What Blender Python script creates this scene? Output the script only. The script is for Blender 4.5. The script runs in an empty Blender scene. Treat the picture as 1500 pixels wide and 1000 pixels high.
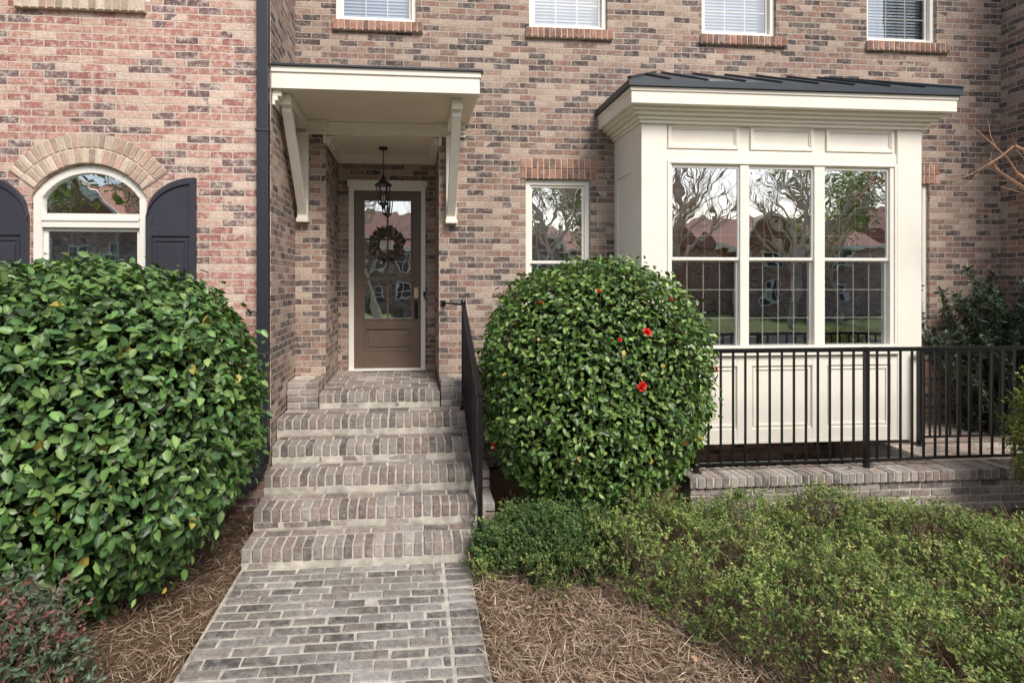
import bpy, math, random
import numpy as np
from mathutils import Vector, Matrix, noise
random.seed(7); rng=np.random.default_rng(11)
scene=bpy.context.scene
scene.view_settings.view_transform='Standard'
scene.view_settings.look='None'
scene.view_settings.exposure=0

def lin(c):
    c=c/255.0
    return c/12.92 if c<=0.04045 else ((c+0.055)/1.055)**2.4
def S(r,g,b,k=1.0): return (lin(r)*k,lin(g)*k,lin(b)*k,1.0)

# ---------------------------------------------------------------- materials
def newmat(name):
    m=bpy.data.materials.new(name); m.use_nodes=True
    nt=m.node_tree; b=nt.nodes['Principled BSDF']
    return m,nt,b
def N(nt,t,**kw):
    n=nt.nodes.new(t)
    for k,v in kw.items(): setattr(n,k,v)
    return n
def L(nt,a,b): nt.links.new(a,b)
def ramp(nt,stops,interp='LINEAR'):
    r=N(nt,'ShaderNodeValToRGB'); cr=r.color_ramp; cr.interpolation=interp
    while len(cr.elements)<len(stops): cr.elements.new(0.5)
    for e,(p,c) in zip(cr.elements,stops): e.position=p; e.color=c
    return r
def mixc(nt,fac,a,b,mode='MIX'):
    m=N(nt,'ShaderNodeMix',data_type='RGBA',blend_type=mode)
    for s,v in ((0,fac),(6,a),(7,b)):
        if hasattr(v,'default_value') or hasattr(v,'is_linked'): L(nt,v,m.inputs[s])
        else: m.inputs[s].default_value=v
    return m.outputs[2]
def noise_n(nt,vec,scale,detail=4,rough=0.55,dist=0):
    n=N(nt,'ShaderNodeTexNoise'); n.inputs['Scale'].default_value=scale
    n.inputs['Detail'].default_value=detail; n.inputs['Roughness'].default_value=rough
    n.inputs['Distortion'].default_value=dist
    if vec is not None: L(nt,vec,n.inputs['Vector'])
    return n
def bump(nt,h,b,strength=0.3,dist=0.01,prev=None):
    n=N(nt,'ShaderNodeBump'); n.inputs['Strength'].default_value=strength; n.inputs['Distance'].default_value=dist
    L(nt,h,n.inputs['Height'])
    if prev: L(nt,prev,n.inputs['Normal'])
    L(nt,n.outputs[0],b.inputs['Normal']); return n.outputs[0]
def huesat(nt,col,sat,val):
    h=N(nt,'ShaderNodeHueSaturation'); h.inputs['Saturation'].default_value=sat; h.inputs['Value'].default_value=val; L(nt,col,h.inputs['Color']); return h.outputs[0]

def brick_wall_mat(name,stops,mortar,smear,smear_amt,sat=1.0,val=1.0,bw=0.212,rh=0.0715):
    m,nt,b=newmat(name)
    uv=N(nt,'ShaderNodeTexCoord')
    def wob(src,scale,amt):
        nz=noise_n(nt,uv.outputs['UV'],scale,2)
        sub=N(nt,'ShaderNodeVectorMath',operation='SUBTRACT'); L(nt,nz.outputs['Color'],sub.inputs[0]); sub.inputs[1].default_value=(0.5,0.5,0.5)
        sc=N(nt,'ShaderNodeVectorMath',operation='SCALE'); L(nt,sub.outputs[0],sc.inputs[0]); sc.inputs['Scale'].default_value=amt
        add=N(nt,'ShaderNodeVectorMath',operation='ADD'); L(nt,src,add.inputs[0]); L(nt,sc.outputs[0],add.inputs[1]); return add.outputs[0]
    vec=wob(uv.outputs['UV'],3.0,0.016); vec=wob(vec,28.0,0.014)
    br=N(nt,'ShaderNodeTexBrick'); L(nt,vec,br.inputs['Vector'])
    br.inputs['Color1'].default_value=(0,0,0,1); br.inputs['Color2'].default_value=(1,1,1,1); br.inputs['Mortar'].default_value=(0.5,0.5,0.5,1)
    br.inputs['Scale'].default_value=1; br.inputs['Mortar Size'].default_value=0.0068; br.inputs['Mortar Smooth'].default_value=0.4
    br.inputs['Bias'].default_value=0; br.inputs['Brick Width'].default_value=bw; br.inputs['Row Height'].default_value=rh
    br.offset=0.5
    nlow=noise_n(nt,uv.outputs['UV'],0.8,3); ad=N(nt,'ShaderNodeMath',operation='MULTIPLY_ADD'); L(nt,nlow.outputs[0],ad.inputs[0]); ad.inputs[1].default_value=0.3; ad.inputs[2].default_value=-0.15
    sm=N(nt,'ShaderNodeMath',operation='ADD'); L(nt,br.outputs['Color'],sm.inputs[0]); L(nt,ad.outputs[0],sm.inputs[1])
    r=ramp(nt,stops,'CONSTANT'); L(nt,sm.outputs[0],r.inputs[0])
    n1=noise_n(nt,uv.outputs['UV'],38,5,0.7)
    r1=ramp(nt,[(0.25,(0.55,0.54,0.54,1)),(0.75,(1.36,1.34,1.3,1))]); L(nt,n1.outputs[0],r1.inputs[0])
    col=mixc(nt,1.0,r.outputs[0],r1.outputs[0],'MULTIPLY')
    n2=noise_n(nt,uv.outputs['UV'],15,6,0.8); r2=ramp(nt,[(0.47,(0,0,0,1)),(0.66,(smear_amt,)*3+(1,))]); L(nt,n2.outputs[0],r2.inputs[0])
    col=mixc(nt,r2.outputs[0],col,smear)
    n3=noise_n(nt,uv.outputs['UV'],60,3); r3=ramp(nt,[(0.3,tuple(x*0.75 for x in mortar[:3])+(1,)),(0.7,mortar)]); L(nt,n3.outputs[0],r3.inputs[0])
    col=mixc(nt,br.outputs['Fac'],col,r3.outputs[0])
    n4=noise_n(nt,uv.outputs['UV'],0.9,4,0.6); r4=ramp(nt,[(0.3,(0.84,0.83,0.83,1)),(0.7,(1.1,1.1,1.1,1))]); L(nt,n4.outputs[0],r4.inputs[0])
    col=mixc(nt,1.0,col,r4.outputs[0],'MULTIPLY')
    col=huesat(nt,col,sat,val)
    L(nt,col,b.inputs['Base Color']); b.inputs['Roughness'].default_value=0.92
    b.inputs['Specular IOR Level'].default_value=0.25
    inv=N(nt,'ShaderNodeMath',operation='MULTIPLY_ADD'); L(nt,br.outputs['Fac'],inv.inputs[0]); inv.inputs[1].default_value=-1.0
    L(nt,n1.outputs[0],inv.inputs[2])
    bump(nt,inv.outputs[0],b,0.65,0.007)
    return m

M_main=brick_wall_mat('brick_brown_mix',[(0.0,S(90,76,74)),(0.15,S(144,112,98)),(0.28,S(166,136,118)),(0.40,S(138,108,96)),(0.52,S(180,152,132)),(0.63,S(106,92,90)),(0.77,S(192,168,148)),(0.90,S(156,112,96))],
    S(204,190,174),S(198,184,166),0.6,sat=0.84,val=0.93)
M_left=brick_wall_mat('brick_red_mix',[(0.0,S(114,90,90)),(0.12,S(178,120,108)),(0.26,S(196,146,130)),(0.4,S(164,102,94)),(0.52,S(206,168,150)),(0.66,S(184,126,114)),(0.77,S(126,102,102)),(0.86,S(216,188,170))],
    S(226,210,192),S(228,210,192),0.9,sat=0.9,val=0.97)

def attr_mat(name,rough=0.9,spec=0.25,nscale=45,lo=0.7,hi=1.25,bs=0.5,bd=0.004,smear=None,sa=0.55,sat=1.0):
    m,nt,b=newmat(name)
    a=N(nt,'ShaderNodeVertexColor'); a.layer_name='Col'
    tc=N(nt,'ShaderNodeTexCoord')
    n=noise_n(nt,tc.outputs['Object'],nscale,6,0.7); r=ramp(nt,[(0.25,(lo,lo,lo,1)),(0.75,(hi,hi,hi,1))]); L(nt,n.outputs[0],r.inputs[0])
    col=mixc(nt,1.0,a.outputs[0],r.outputs[0],'MULTIPLY')
    if smear:
        n2=noise_n(nt,tc.outputs['Object'],16,7,0.8); r2=ramp(nt,[(0.45,(0,0,0,1)),(0.66,(sa,sa,sa,1))]); L(nt,n2.outputs[0],r2.inputs[0])
        col=mixc(nt,r2.outputs[0],col,smear)
        n3=noise_n(nt,tc.outputs['Object'],2.2,5,0.7); r3=ramp(nt,[(0.3,(0.70,0.70,0.68,1)),(0.65,(1.06,1.06,1.06,1))]); L(nt,n3.outputs[0],r3.inputs[0])
        col=mixc(nt,1.0,col,r3.outputs[0],'MULTIPLY')
    if sat!=1.0: col=huesat(nt,col,sat,1.0)
    L(nt,col,b.inputs['Base Color']); b.inputs['Roughness'].default_value=rough; b.inputs['Specular IOR Level'].default_value=spec
    bump(nt,n.outputs[0],b,bs,bd)
    return m
M_brk=attr_mat('brick_units',smear=S(196,182,166),sat=0.9)
M_stepbrk=attr_mat('step_brick_units',smear=S(176,168,156),lo=0.5,hi=1.3,sa=0.7,sat=0.72)

def simple(name,col,rough=0.6,spec=0.4,var=0.12,nscale=6,bs=0.15,bd=0.002,bscale=60,metal=0,dirt=None):
    m,nt,b=newmat(name); tc=N(nt,'ShaderNodeTexCoord')
    n=noise_n(nt,tc.outputs['Object'],nscale,5,0.6)
    r=ramp(nt,[(0.3,tuple(c*(1-var) for c in col[:3])+(1,)),(0.7,tuple(min(1,c*(1+var)) for c in col[:3])+(1,))]); L(nt,n.outputs[0],r.inputs[0])
    c=r.outputs[0]
    if dirt:
        n3=noise_n(nt,tc.outputs['Object'],26,7,0.8); r3=ramp(nt,[(0.6,(0,0,0,1)),(0.82,(0.5,0.5,0.5,1))]); L(nt,n3.outputs[0],r3.inputs[0])
        c=mixc(nt,r3.outputs[0],c,dirt)
    L(nt,c,b.inputs['Base Color']); b.inputs['Roughness'].default_value=rough; b.inputs['Specular IOR Level'].default_value=spec; b.inputs['Metallic'].default_value=metal
    n2=noise_n(nt,tc.outputs['Object'],bscale,4); bump(nt,n2.outputs[0],b,bs,bd)
    return m
M_mortar=simple('mortar',S(200,188,172),0.95,0.1,0.15,25,0.5,0.004)
M_mortar_d=simple('joint_grout',S(186,180,168),0.95,0.1,0.35,9,0.6,0.004)
M_white=simple('cream_paint',S(241,235,221),0.5,0.4,0.04,3,0.12,0.002,40,dirt=S(190,180,160))
M_white2=simple('window_vinyl',S(236,232,222),0.4,0.45,0.03,3)
M_ceil=simple('beadboard_paint',S(240,231,212),0.6,0.3,0.04,3)
M_black=simple('black_iron',S(22,22,25),0.35,0.5,0.2,8,0.1,0.001)
M_gutter=simple('dark_metal_paint',S(44,46,52),0.45,0.5,0.12,4)
M_roof=simple('metal_roof',S(48,57,66),0.45,0.5,0.15,3)
M_shut=simple('shutter_paint',S(56,55,64),0.5,0.4,0.1,4)
M_door=simple('door_brown',S(102,86,74),0.42,0.45,0.12,5)
M_dark=simple('interior_dark',S(56,54,52),0.9,0.1,0.3,2)
M_blind=simple('blind_slats',S(190,202,216),0.7,0.2,0.04,3)
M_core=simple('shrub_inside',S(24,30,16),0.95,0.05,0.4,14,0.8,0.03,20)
M_twig=simple('twig_bark',S(118,100,82),0.9,0.1,0.25,20)
M_asph=simple('asphalt',(0.05,0.05,0.052,1),0.9,0.2,0.2,8,0.4,0.004)
M_conc=simple('concrete',S(168,162,150),0.9,0.2,0.12,4,0.3,0.003)
M_shing=simple('weathered_shingles',S(160,118,104),0.85,0.2,0.2,6)

def glass_mat(name,refl=0.5,tint=(0.9,0.95,1,1),wob=0.012):
    m=bpy.data.materials.new(name); m.use_nodes=True; nt=m.node_tree; nt.nodes.clear()
    out=N(nt,'ShaderNodeOutputMaterial'); g=N(nt,'ShaderNodeBsdfGlossy'); t=N(nt,'ShaderNodeBsdfTransparent'); mx=N(nt,'ShaderNodeMixShader')
    g.inputs['Roughness'].default_value=0.0; g.inputs['Color'].default_value=tint; t.inputs['Color'].default_value=(0.85,0.87,0.86,1)
    mx.inputs[0].default_value=refl; L(nt,t.outputs[0],mx.inputs[1]); L(nt,g.outputs[0],mx.inputs[2]); L(nt,mx.outputs[0],out.inputs[0])
    tc=N(nt,'ShaderNodeTexCoord'); n=noise_n(nt,tc.outputs['Object'],2.2,2,0.4); bp=N(nt,'ShaderNodeBump'); bp.inputs['Strength'].default_value=wob*10; bp.inputs['Distance'].default_value=0.03
    L(nt,n.outputs[0],bp.inputs['Height']); L(nt,bp.outputs[0],g.inputs['Normal'])
    return m
M_glass=glass_mat('window_glass',0.8,(0.98,0.99,1,1))
M_glassU=glass_mat('window_glass_upper',0.3)
M_glassS=glass_mat('window_glass_screened',0.55,(0.88,0.91,0.95,1))

def leaf_mat(name,rough=0.35,trans=0.15,spec=0.5):
    m,nt,b=newmat(name); a=N(nt,'ShaderNodeVertexColor'); a.layer_name='Col'
    L(nt,a.outputs[0],b.inputs['Base Color']); b.inputs['Roughness'].default_value=rough; b.inputs['Specular IOR Level'].default_value=spec
    tr=N(nt,'ShaderNodeBsdfTranslucent'); mixed=mixc(nt,1.0,a.outputs[0],(1.3,1.4,0.6,1),'MULTIPLY'); L(nt,mixed,tr.inputs[0])
    mx=N(nt,'ShaderNodeMixShader'); mx.inputs[0].default_value=trans; L(nt,b.outputs[0],mx.inputs[1]); L(nt,tr.outputs[0],mx.inputs[2])
    L(nt,mx.outputs[0],nt.nodes['Material Output'].inputs[0]); return m
M_leaf=leaf_mat('glossy_leaf',0.42,0.12); M_leaf2=leaf_mat('fine_leaf',0.55,0.22,0.3); M_petal=leaf_mat('red_petal',0.5,0.1,0.3)
M_straw=attr_mat('straw_needles',nscale=10,lo=0.8,hi=1.2,bs=0.0)
def ground_mat():
    m,nt,b=newmat('pine_straw_soil'); tc=N(nt,'ShaderNodeTexCoord')
    mp=N(nt,'ShaderNodeMapping'); mp.inputs['Scale'].default_value=(1,3,1); mp.inputs['Rotation'].default_value=(0,0,0.6); L(nt,tc.outputs['Object'],mp.inputs[0])
    n=noise_n(nt,mp.outputs[0],22,8,0.8,1.5); r=ramp(nt,[(0.3,S(70,54,42)),(0.5,S(122,98,78)),(0.72,S(172,144,116))]); L(nt,n.outputs[0],r.inputs[0])
    L(nt,r.outputs[0],b.inputs['Base Color']); b.inputs['Roughness'].default_value=1; b.inputs['Specular IOR Level'].default_value=0.05
    bump(nt,n.outputs[0],b,1,0.03); return m
M_ground=ground_mat()
M_grass=simple('lawn_grass',S(118,128,84),0.95,0.1,0.3,3,1,0.03,80)

# ---------------------------------------------------------------- mesh builder
class MB:
    def __init__(s): s.v=[];s.f=[];s.c=[]
    def add(s,vs,fs,col=None):
        o=len(s.v); s.v+= [tuple(v) for v in vs]; s.f+=[tuple(i+o for i in f) for f in fs]
        if col is not None: s.c+=[col]*len(vs)
    def box(s,x0,x1,y0,y1,z0,z1,col=None):
        s.add([(x0,y0,z0),(x1,y0,z0),(x1,y1,z0),(x0,y1,z0),(x0,y0,z1),(x1,y0,z1),(x1,y1,z1),(x0,y1,z1)],
              [(0,3,2,1),(4,5,6,7),(0,1,5,4),(1,2,6,5),(2,3,7,6),(3,0,4,7)],col)
    def quad(s,a,b,c,d,col=None): s.add([a,b,c,d],[(0,1,2,3)],col)
    def tube(s,p0,p1,r0,r1,n=8,col=None,cap=True):
        p0=Vector(p0);p1=Vector(p1); d=(p1-p0)
        if d.length<1e-6: return
        q=d.to_track_quat('Z','Y'); vs=[]
        for p,r in((p0,r0),(p1,r1)):
            for i in range(n):
                a=2*math.pi*i/n; vs.append(p+q@Vector((math.cos(a)*r,math.sin(a)*r,0)))
        fs=[(i,(i+1)%n,n+(i+1)%n,n+i) for i in range(n)]
        if cap: fs+=[tuple(range(n-1,-1,-1)),tuple(range(n,2*n))]
        s.add(vs,fs,col)
    def bar(s,p0,p1,w,h=None,col=None):
        h=h or w; p0=Vector(p0);p1=Vector(p1); d=(p1-p0).normalized()
        side=d.cross(Vector((0,0,1)))
        if side.length<0.01: side=Vector((1,0,0))
        side.normalize(); up=side.cross(d).normalized(); vs=[]
        for p in(p0,p1):
            for a,b in((-1,-1),(1,-1),(1,1),(-1,1)): vs.append(p+side*a*w/2+up*b*h/2)
        s.add(vs,[(3,2,1,0),(4,5,6,7),(0,1,5,4),(1,2,6,5),(2,3,7,6),(3,0,4,7)],col)
    def prism(s,poly,axis,a,b,col=None):
        n=len(poly)
        if axis=='x': vs=[(a,p,q) for p,q in poly]+[(b,p,q) for p,q in poly]
        elif axis=='y': vs=[(p,a,q) for p,q in poly]+[(p,b,q) for p,q in poly]
        else: vs=[(p,q,a) for p,q in poly]+[(p,q,b) for p,q in poly]
        fs=[tuple(range(n)),tuple(range(2*n-1,n-1,-1))]+[(i,n+i,n+(i+1)%n,(i+1)%n) for i in range(n)]
        s.add(vs,fs,col)
    def brick(s,c,size,col,jit=0.002,rot=None,ch=0.005):
        hx,hy,hz=[q/2 for q in size]; vs=[];
        R=Matrix.Rotation(random.gauss(0,0.009),3,'Z')@Matrix.Rotation(random.gauss(0,0.006),3,'X')@Matrix.Rotation(random.gauss(0,0.006),3,'Y')
        if rot is not None: R=rot@R
        c=Vector(c)+Vector([random.uniform(-jit,jit) for _ in range(3)])
        idx={}
        for sx in(-1,1):
            for sy in(-1,1):
                for sz in(-1,1):
                    cc=ch*random.uniform(0.6,1.8)
                    for k in range(3):
                        o=[hx-cc,hy-cc,hz-cc]; o[k]+=cc
                        idx[(sx,sy,sz,k)]=len(vs); vs.append(c+R@Vector((sx*o[0],sy*o[1],sz*o[2])))
        fs=[]
        for k in range(3):
            a,b=[i for i in range(3) if i!=k]
            for sg in(-1,1):
                f=[]
                for u,w in((-1,-1),(1,-1),(1,1),(-1,1)):
                    t=[0,0,0]; t[k]=sg;t[a]=u;t[b]=w; f.append(idx[(t[0],t[1],t[2],k)])
                fs.append(tuple(f))
        for k in range(3):
            a,b=[i for i in range(3) if i!=k]
            for u in(-1,1):
                for w in(-1,1):
                    t0=[0,0,0];t1=[0,0,0]; t0[a]=t1[a]=u;t0[b]=t1[b]=w;t0[k]=-1;t1[k]=1
                    fs.append((idx[(*t0,a)],idx[(*t1,a)],idx[(*t1,b)],idx[(*t0,b)]))
        for sx in(-1,1):
            for sy in(-1,1):
                for sz in(-1,1): fs.append(tuple(idx[(sx,sy,sz,k)] for k in range(3)))
        s.add(vs,fs,col)
    def make(s,name,mat,parent=None,smooth=False,bevel=0,recalc=True):
        me=bpy.data.meshes.new(name); me.from_pydata(s.v,[],s.f)
        if recalc:
            import bmesh
            bm=bmesh.new(); bm.from_mesh(me); bmesh.ops.recalc_face_normals(bm,faces=bm.faces); bm.to_mesh(me); bm.free()
        if s.c and len(s.c)==len(s.v):
            ca=me.color_attributes.new('Col','FLOAT_COLOR','POINT')
            ca.data.foreach_set('color',np.array([tuple(c[:3])+(1,) for c in s.c],dtype=np.float32).ravel())
        uvl=me.uv_layers.new(name='UVMap'); me.materials.append(mat)
        nl=len(me.loops); uv=np.zeros((nl,2),dtype=np.float32)
        for p in me.polygons:
            n=p.normal; ax=max(range(3),key=lambda i:abs(n[i]))
            for li in p.loop_indices:
                co=me.vertices[me.loops[li].vertex_index].co
                uv[li]=(co.y+0.05,co.z) if ax==0 else ((co.x,co.z) if ax==1 else (co.x,co.y))
        uvl.data.foreach_set('uv',uv.ravel())
        if smooth: me.polygons.foreach_set('use_smooth',[True]*len(me.polygons))
        ob=bpy.data.objects.new(name,me); scene.collection.objects.link(ob)
        if parent: ob.parent=parent
        if bevel:
            bv=ob.modifiers.new('b','BEVEL'); bv.width=bevel; bv.segments=2; bv.limit_method='ANGLE'
        return ob
def empty(name):
    e=bpy.data.objects.new(name,None); scene.collection.objects.link(e); return e

W=6.5; LW=5.4; B=5.7
house=empty('brick_townhouse')

def wall_x(mb,x0,x1,z0,z1,y,holes,rev=0.13):
    xs=sorted(set([x0,x1]+[h[0] for h in holes]+[h[1] for h in holes])); zs=sorted(set([z0,z1]+[h[2] for h in holes]+[h[3] for h in holes]))
    for i in range(len(xs)-1):
        for j in range(len(zs)-1):
            cx=(xs[i]+xs[i+1])/2; cz=(zs[j]+zs[j+1])/2
            if any(h[0]<cx<h[1] and h[2]<cz<h[3] for h in holes): continue
            mb.quad((xs[i],y,zs[j]),(xs[i+1],y,zs[j]),(xs[i+1],y,zs[j+1]),(xs[i],y,zs[j+1]))
    for h in holes:
        r=h[4] if len(h)>4 else rev
        a,b,c,d=h[:4]
        if r<=0: continue
        mb.quad((a,y,c),(a,y+r,c),(a,y+r,d),(a,y,d)); mb.quad((b,y,c),(b,y+r,c),(b,y+r,d),(b,y,d))
        mb.quad((a,y,d),(b,y,d),(b,y+r,d),(a,y+r,d)); mb.quad((a,y,c),(b,y,c),(b,y+r,c),(a,y+r,c))

AX0,AX1,AY,PZ=-1.0,0.31,7.55,1.0
upw=[(-0.89,0.045),(1.39,2.35),(3.54,4.505),(5.71,6.667)]
UZ0,UZ1=5.23,6.98
mb=MB()
holes=[(a,b,UZ0,UZ1) for a,b in upw]+[(1.347,2.14,1.45,3.425),(5.78,6.57,1.45,3.44),(2.62,5.48,1.42,3.6),(AX0,AX1,0.0,3.95,0)]
wall_x(mb,-1.347,7.56,0,8.6,W,holes)
mb.quad((AX0,W,0),(AX0,AY,0),(AX0,AY,3.95),(AX0,W,3.95)); mb.quad((AX1,W,0),(AX1,AY,0),(AX1,AY,3.95),(AX1,W,3.95))
wall_x(mb,AX0,AX1,0,3.95,AY,[(-0.86,0.178,1.0,3.56,0.08)])
mb.quad((-1.347,LW,0),(-1.347,W,0),(-1.347,W,8.6),(-1.347,LW,8.6))
mb.quad((7.56,4.9,0),(7.56,W,0),(7.56,W,8.6),(7.56,4.9,8.6)); 
mb.box(7.565,12,4.9,12,0,8.6)
mb.make('main_wall',M_main,house,recalc=False)
# left wing
CX,CZ,RI=-2.994,2.693,0.593
mb=MB()
hw=0.512; ztop=3.30
wall_x(mb,-9,-1.347,0,8.6,LW,[(CX-hw,CX+hw,1.2,ztop,0),(-3.6,-2.45,4.82,6.6)])
n=20; pts=[]
for i in range(n+1):
    x=CX-hw+2*hw*i/n; pts.append((x,CZ+math.sqrt(max(0,RI**2-(x-CX)**2))))
for i in range(n):
    (xa,za),(xb,zb)=pts[i],pts[i+1]
    mb.quad((xa,LW,za),(xb,LW,zb),(xb,LW,ztop),(xa,LW,ztop)); mb.quad((xa,LW,za),(xa,LW+0.13,za),(xb,LW+0.13,zb),(xb,LW,zb))
for x in(CX-hw,CX+hw): mb.quad((x,LW,1.2),(x,LW+0.13,1.2),(x,LW+0.13,pts[0][1]),(x,LW,pts[0][1]))
mb.make('wing_wall',M_left,house,recalc=False)
mb=MB(); mb.prism([(6.2,8.6),(12,8.6),(12,11.5)],'x',-1.3,12.2); mb.prism([(5.1,8.6),(12,8.6),(12,11.8)],'x',-9.2,-1.31)
mb.make('roof',M_gutter,house)
mb=MB(); mb.box(-9,12,11.5,12,0,8.6); mb.make('rear_wall',M_main,house)
mb=MB(); mb.box(1.2,7.4,9.0,9.1,0.4,4.4); mb.box(1.1,1.2,6.7,9,0.4,4.4); mb.box(7.4,7.5,6.7,9,0.4,4.4); mb.box(1.1,7.5,6.66,9.1,0.6,0.7); mb.box(1.1,7.5,6.66,9.1,4.3,4.4)
mb.box(-1.2,0.9,8.9,9.0,0.9,4); mb.box(-1.3,0.9,7.7,9.0,3.9,4); mb.box(-1.3,0.9,7.7,9,0.9,0.98)
mb.box(-4,-2,6.9,7.0,1,4); 
mb.make('interior_rooms',M_dark,house)

# ---------------------------------------------------------------- windows
fr=MB(); gl=MB(); glU=MB(); glS=MB(); mun=MB(); bl=MB(); bk=MB()
def frame(mb,x0,x1,z0,z1,y0,y1,w,wb=None):
    wb=wb or w
    mb.box(x0,x0+w,y0,y1,z0,z1); mb.box(x1-w,x1,y0,y1,z0,z1); mb.box(x0+w,x1-w,y0,y1,z1-w,z1); mb.box(x0+w,x1-w,y0,y1,z0,z0+wb)
def grid(x0,x1,z0,z1,y,c,r,t=0.012):
    for i in range(1,c):
        x=x0+(x1-x0)*i/c; mun.box(x-t/2,x+t/2,y,y+0.008,z0,z1)
    for j in range(1,r):
        z=z0+(z1-z0)*j/r; mun.box(x0,x1,y+0.001,y+0.007,z-t/2,z+t/2)
def blinds(x0,x1,z0,z1,y):
    z=z0
    while z<z1:
        bl.quad((x0,y,z),(x1,y,z),(x1,y+0.02,z+0.045),(x0,y+0.02,z+0.045)); z+=0.04
def window(x0,x1,z0,z1,y,g1,g2,fw=0.055,c=3,r=3,bld=True,split=0.5):
    frame(fr,x0,x1,z0,z1,y,y+0.07,fw); zm=z0+(z1-z0)*split
    a,b=x0+fw,x1-fw; 
    for (p,q,yy,g) in((zm-0.02,z1-fw,y+0.02,g1),(z0+fw,zm+0.02,y+0.045,g2)):
        frame(fr,a,b,p,q,yy,yy+0.022,0.03,0.035)
        g.quad((a+0.03,yy+0.01,p+0.03),(b-0.03,yy+0.01,p+0.03),(b-0.03,yy+0.01,q-0.03),(a+0.03,yy+0.01,q-0.03))
        grid(a+0.03,b-0.03,p+0.03,q-0.03,yy+0.012,c,r)
    if bld: blinds(a,b,z0+fw,z1-fw,y+0.14); bk.box(x0-0.1,x1+0.1,y+0.35,y+0.4,z0-0.1,z1+0.1)
for a,b in upw: window(a,b,UZ0,UZ1,W+0.04,glU,glU)
window(1.347,2.14,1.45,3.425,W+0.04,gl,gl,fw=0.06,c=3,r=3,bld=True)
window(5.78,6.57,1.45,3.44,W+0.04,gl,gl,fw=0.06,bld=False)
window(-3.6,-2.45,4.82,6.6,LW+0.04,glU,glU)
def arc_pts(R,half,n=20): 
    return [(CX-half+2*half*i/n, CZ+math.sqrt(max(0,R*R-(-half+2*half*i/n)**2))) for i in range(n+1)]
x0,x1=CX-hw+0.002,CX+hw-0.002
o=arc_pts(RI-0.002,hw-0.002); i_=arc_pts(RI-0.075,hw-0.08)
y0,y1=LW+0.03,LW+0.10
for k in range(20):
    fr.prism([o[k],o[k+1],i_[k+1],i_[k]],'y',y0,y1)
fr.box(x0,x0+0.078,y0,y1,1.2,o[0][1]-0.001); fr.box(x1-0.078,x1,y0,y1,1.2,o[0][1]-0.001)
fr.box(x0+0.078,x1-0.078,y0-0.01,y1,2.70,2.83); fr.box(x0+0.078,x1-0.078,y0-0.02,y1,2.76,2.79); fr.box(x0+0.078,x1-0.078,y0,y1,1.2,1.27)
frame(fr,x0+0.078,x1-0.078,1.27,2.70,y0+0.03,y0+0.055,0.035)
gl.prism([(i_[0][0],2.83)]+i_+[(i_[-1][0],2.83)],'y',y0+0.035,y0+0.038)
glS.box(x0+0.11,x1-0.11,y0+0.04,y0+0.043,1.3,2.67)
grid(x0+0.08,x1-0.08,2.83,2.83+0.3,y0+0.045,4,1); grid(x0+0.11,x1-0.11,1.3,2.67,y0+0.05,4,5)
blinds(x0+0.08,x1-0.08,1.27,2.70,LW+0.2)
bk.box(x0-0.1,x1+0.1,LW+0.5,LW+0.55,1,3.6)
bays=[(2.79,3.53),(3.66,4.385),(4.537,5.278)]
for a,b in bays:
    frame(fr,a-0.03,b+0.03,2.43,3.46,B+0.03,B+0.055,0.032); frame(fr,a-0.03,b+0.03,1.455,2.455,B+0.056,B+0.08,0.036)
    gl.quad((a,B+0.042,2.46),(b,B+0.042,2.46),(b,B+0.042,3.43),(a,B+0.042,3.43))
    glS.quad((a,B+0.068,1.49),(b,B+0.068,1.49),(b,B+0.068,2.42),(a,B+0.068,2.42))
    grid(a,b,2.46,3.43,B+0.044,4,4); grid(a,b,1.49,2.42,B+0.07,4,3)
# bay wood
bay=MB()
XL,XR=2.434,5.664
bay.box(XL,2.716,B,B+0.28,0.476,3.93); bay.box(5.375,XR,B,B+0.28,0.476,3.93)
bay.box(2.716,5.375,B+0.03,B+0.07,0.478,1.40)
st=[(2.716,2.79),(3.51,3.68),(4.375,4.55),(5.30,5.375)]
for a,b in st: bay.box(a,b,B+0.006,B+0.03,0.478,1.38)
for (a,b) in ((2.79,3.51),(3.68,4.375),(4.55,5.30)):
    bay.box(a,b,B+0.008,B+0.03,0.478,0.60); bay.box(a,b,B+0.008,B+0.03,1.28,1.38)
    frame(bay,a+0.02,b-0.02,0.62,1.26,B+0.018,B+0.03,0.025)
bay.box(2.70,5.39,B-0.035,B+0.09,1.40,1.44); bay.box(2.716,5.375,B+0.01,B+0.09,1.44,1.47)
for a,b in((2.716,2.775),(3.545,3.645),(4.40,4.522),(5.293,5.375)): bay.box(a,b,B+0.008,B+0.09,1.47,3.46)
frame(bay,2.722,5.37,1.475,3.5,B-0.004,B+0.007,0.03)
bay.box(2.716,5.375,B+0.01,B+0.09,3.46,3.60)
bay.box(2.716,5.375,B+0.03,B+0.07,3.60,3.93)
for a,b in((2.735,3.535),(3.665,4.395),(4.545,5.345)): 
    frame(bay,a,b,3.63,3.89,B+0.008,B+0.03,0.035); frame(bay,a+0.035,b-0.035,3.665,3.855,B+0.018,B+0.03,0.015)
bay.box(2.716,5.375,B+0.018,B+0.03,3.60,3.62)
for s,(xa,xb) in ((0,(XL,XL+0.04)),(1,(XR-0.04,XR))):
    xo=(xa+0.02,xb) if s==0 else (xa,xb-0.02)
    bay.box(xo[0],xo[1],B+0.28,W,0.476,3.93)
    bay.box(xa,xb,W-0.1,W-0.001,0.478,3.92)
    bay.box(xa,xb,B+0.28,W-0.1,0.478,0.66); bay.box(xa,xb,B+0.28,W-0.1,1.33,1.47); bay.box(xa,xb,B+0.28,W-0.1,3.42,3.92)
bay.box(XL,XR,B+0.002,W,0.44,0.476)
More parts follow.
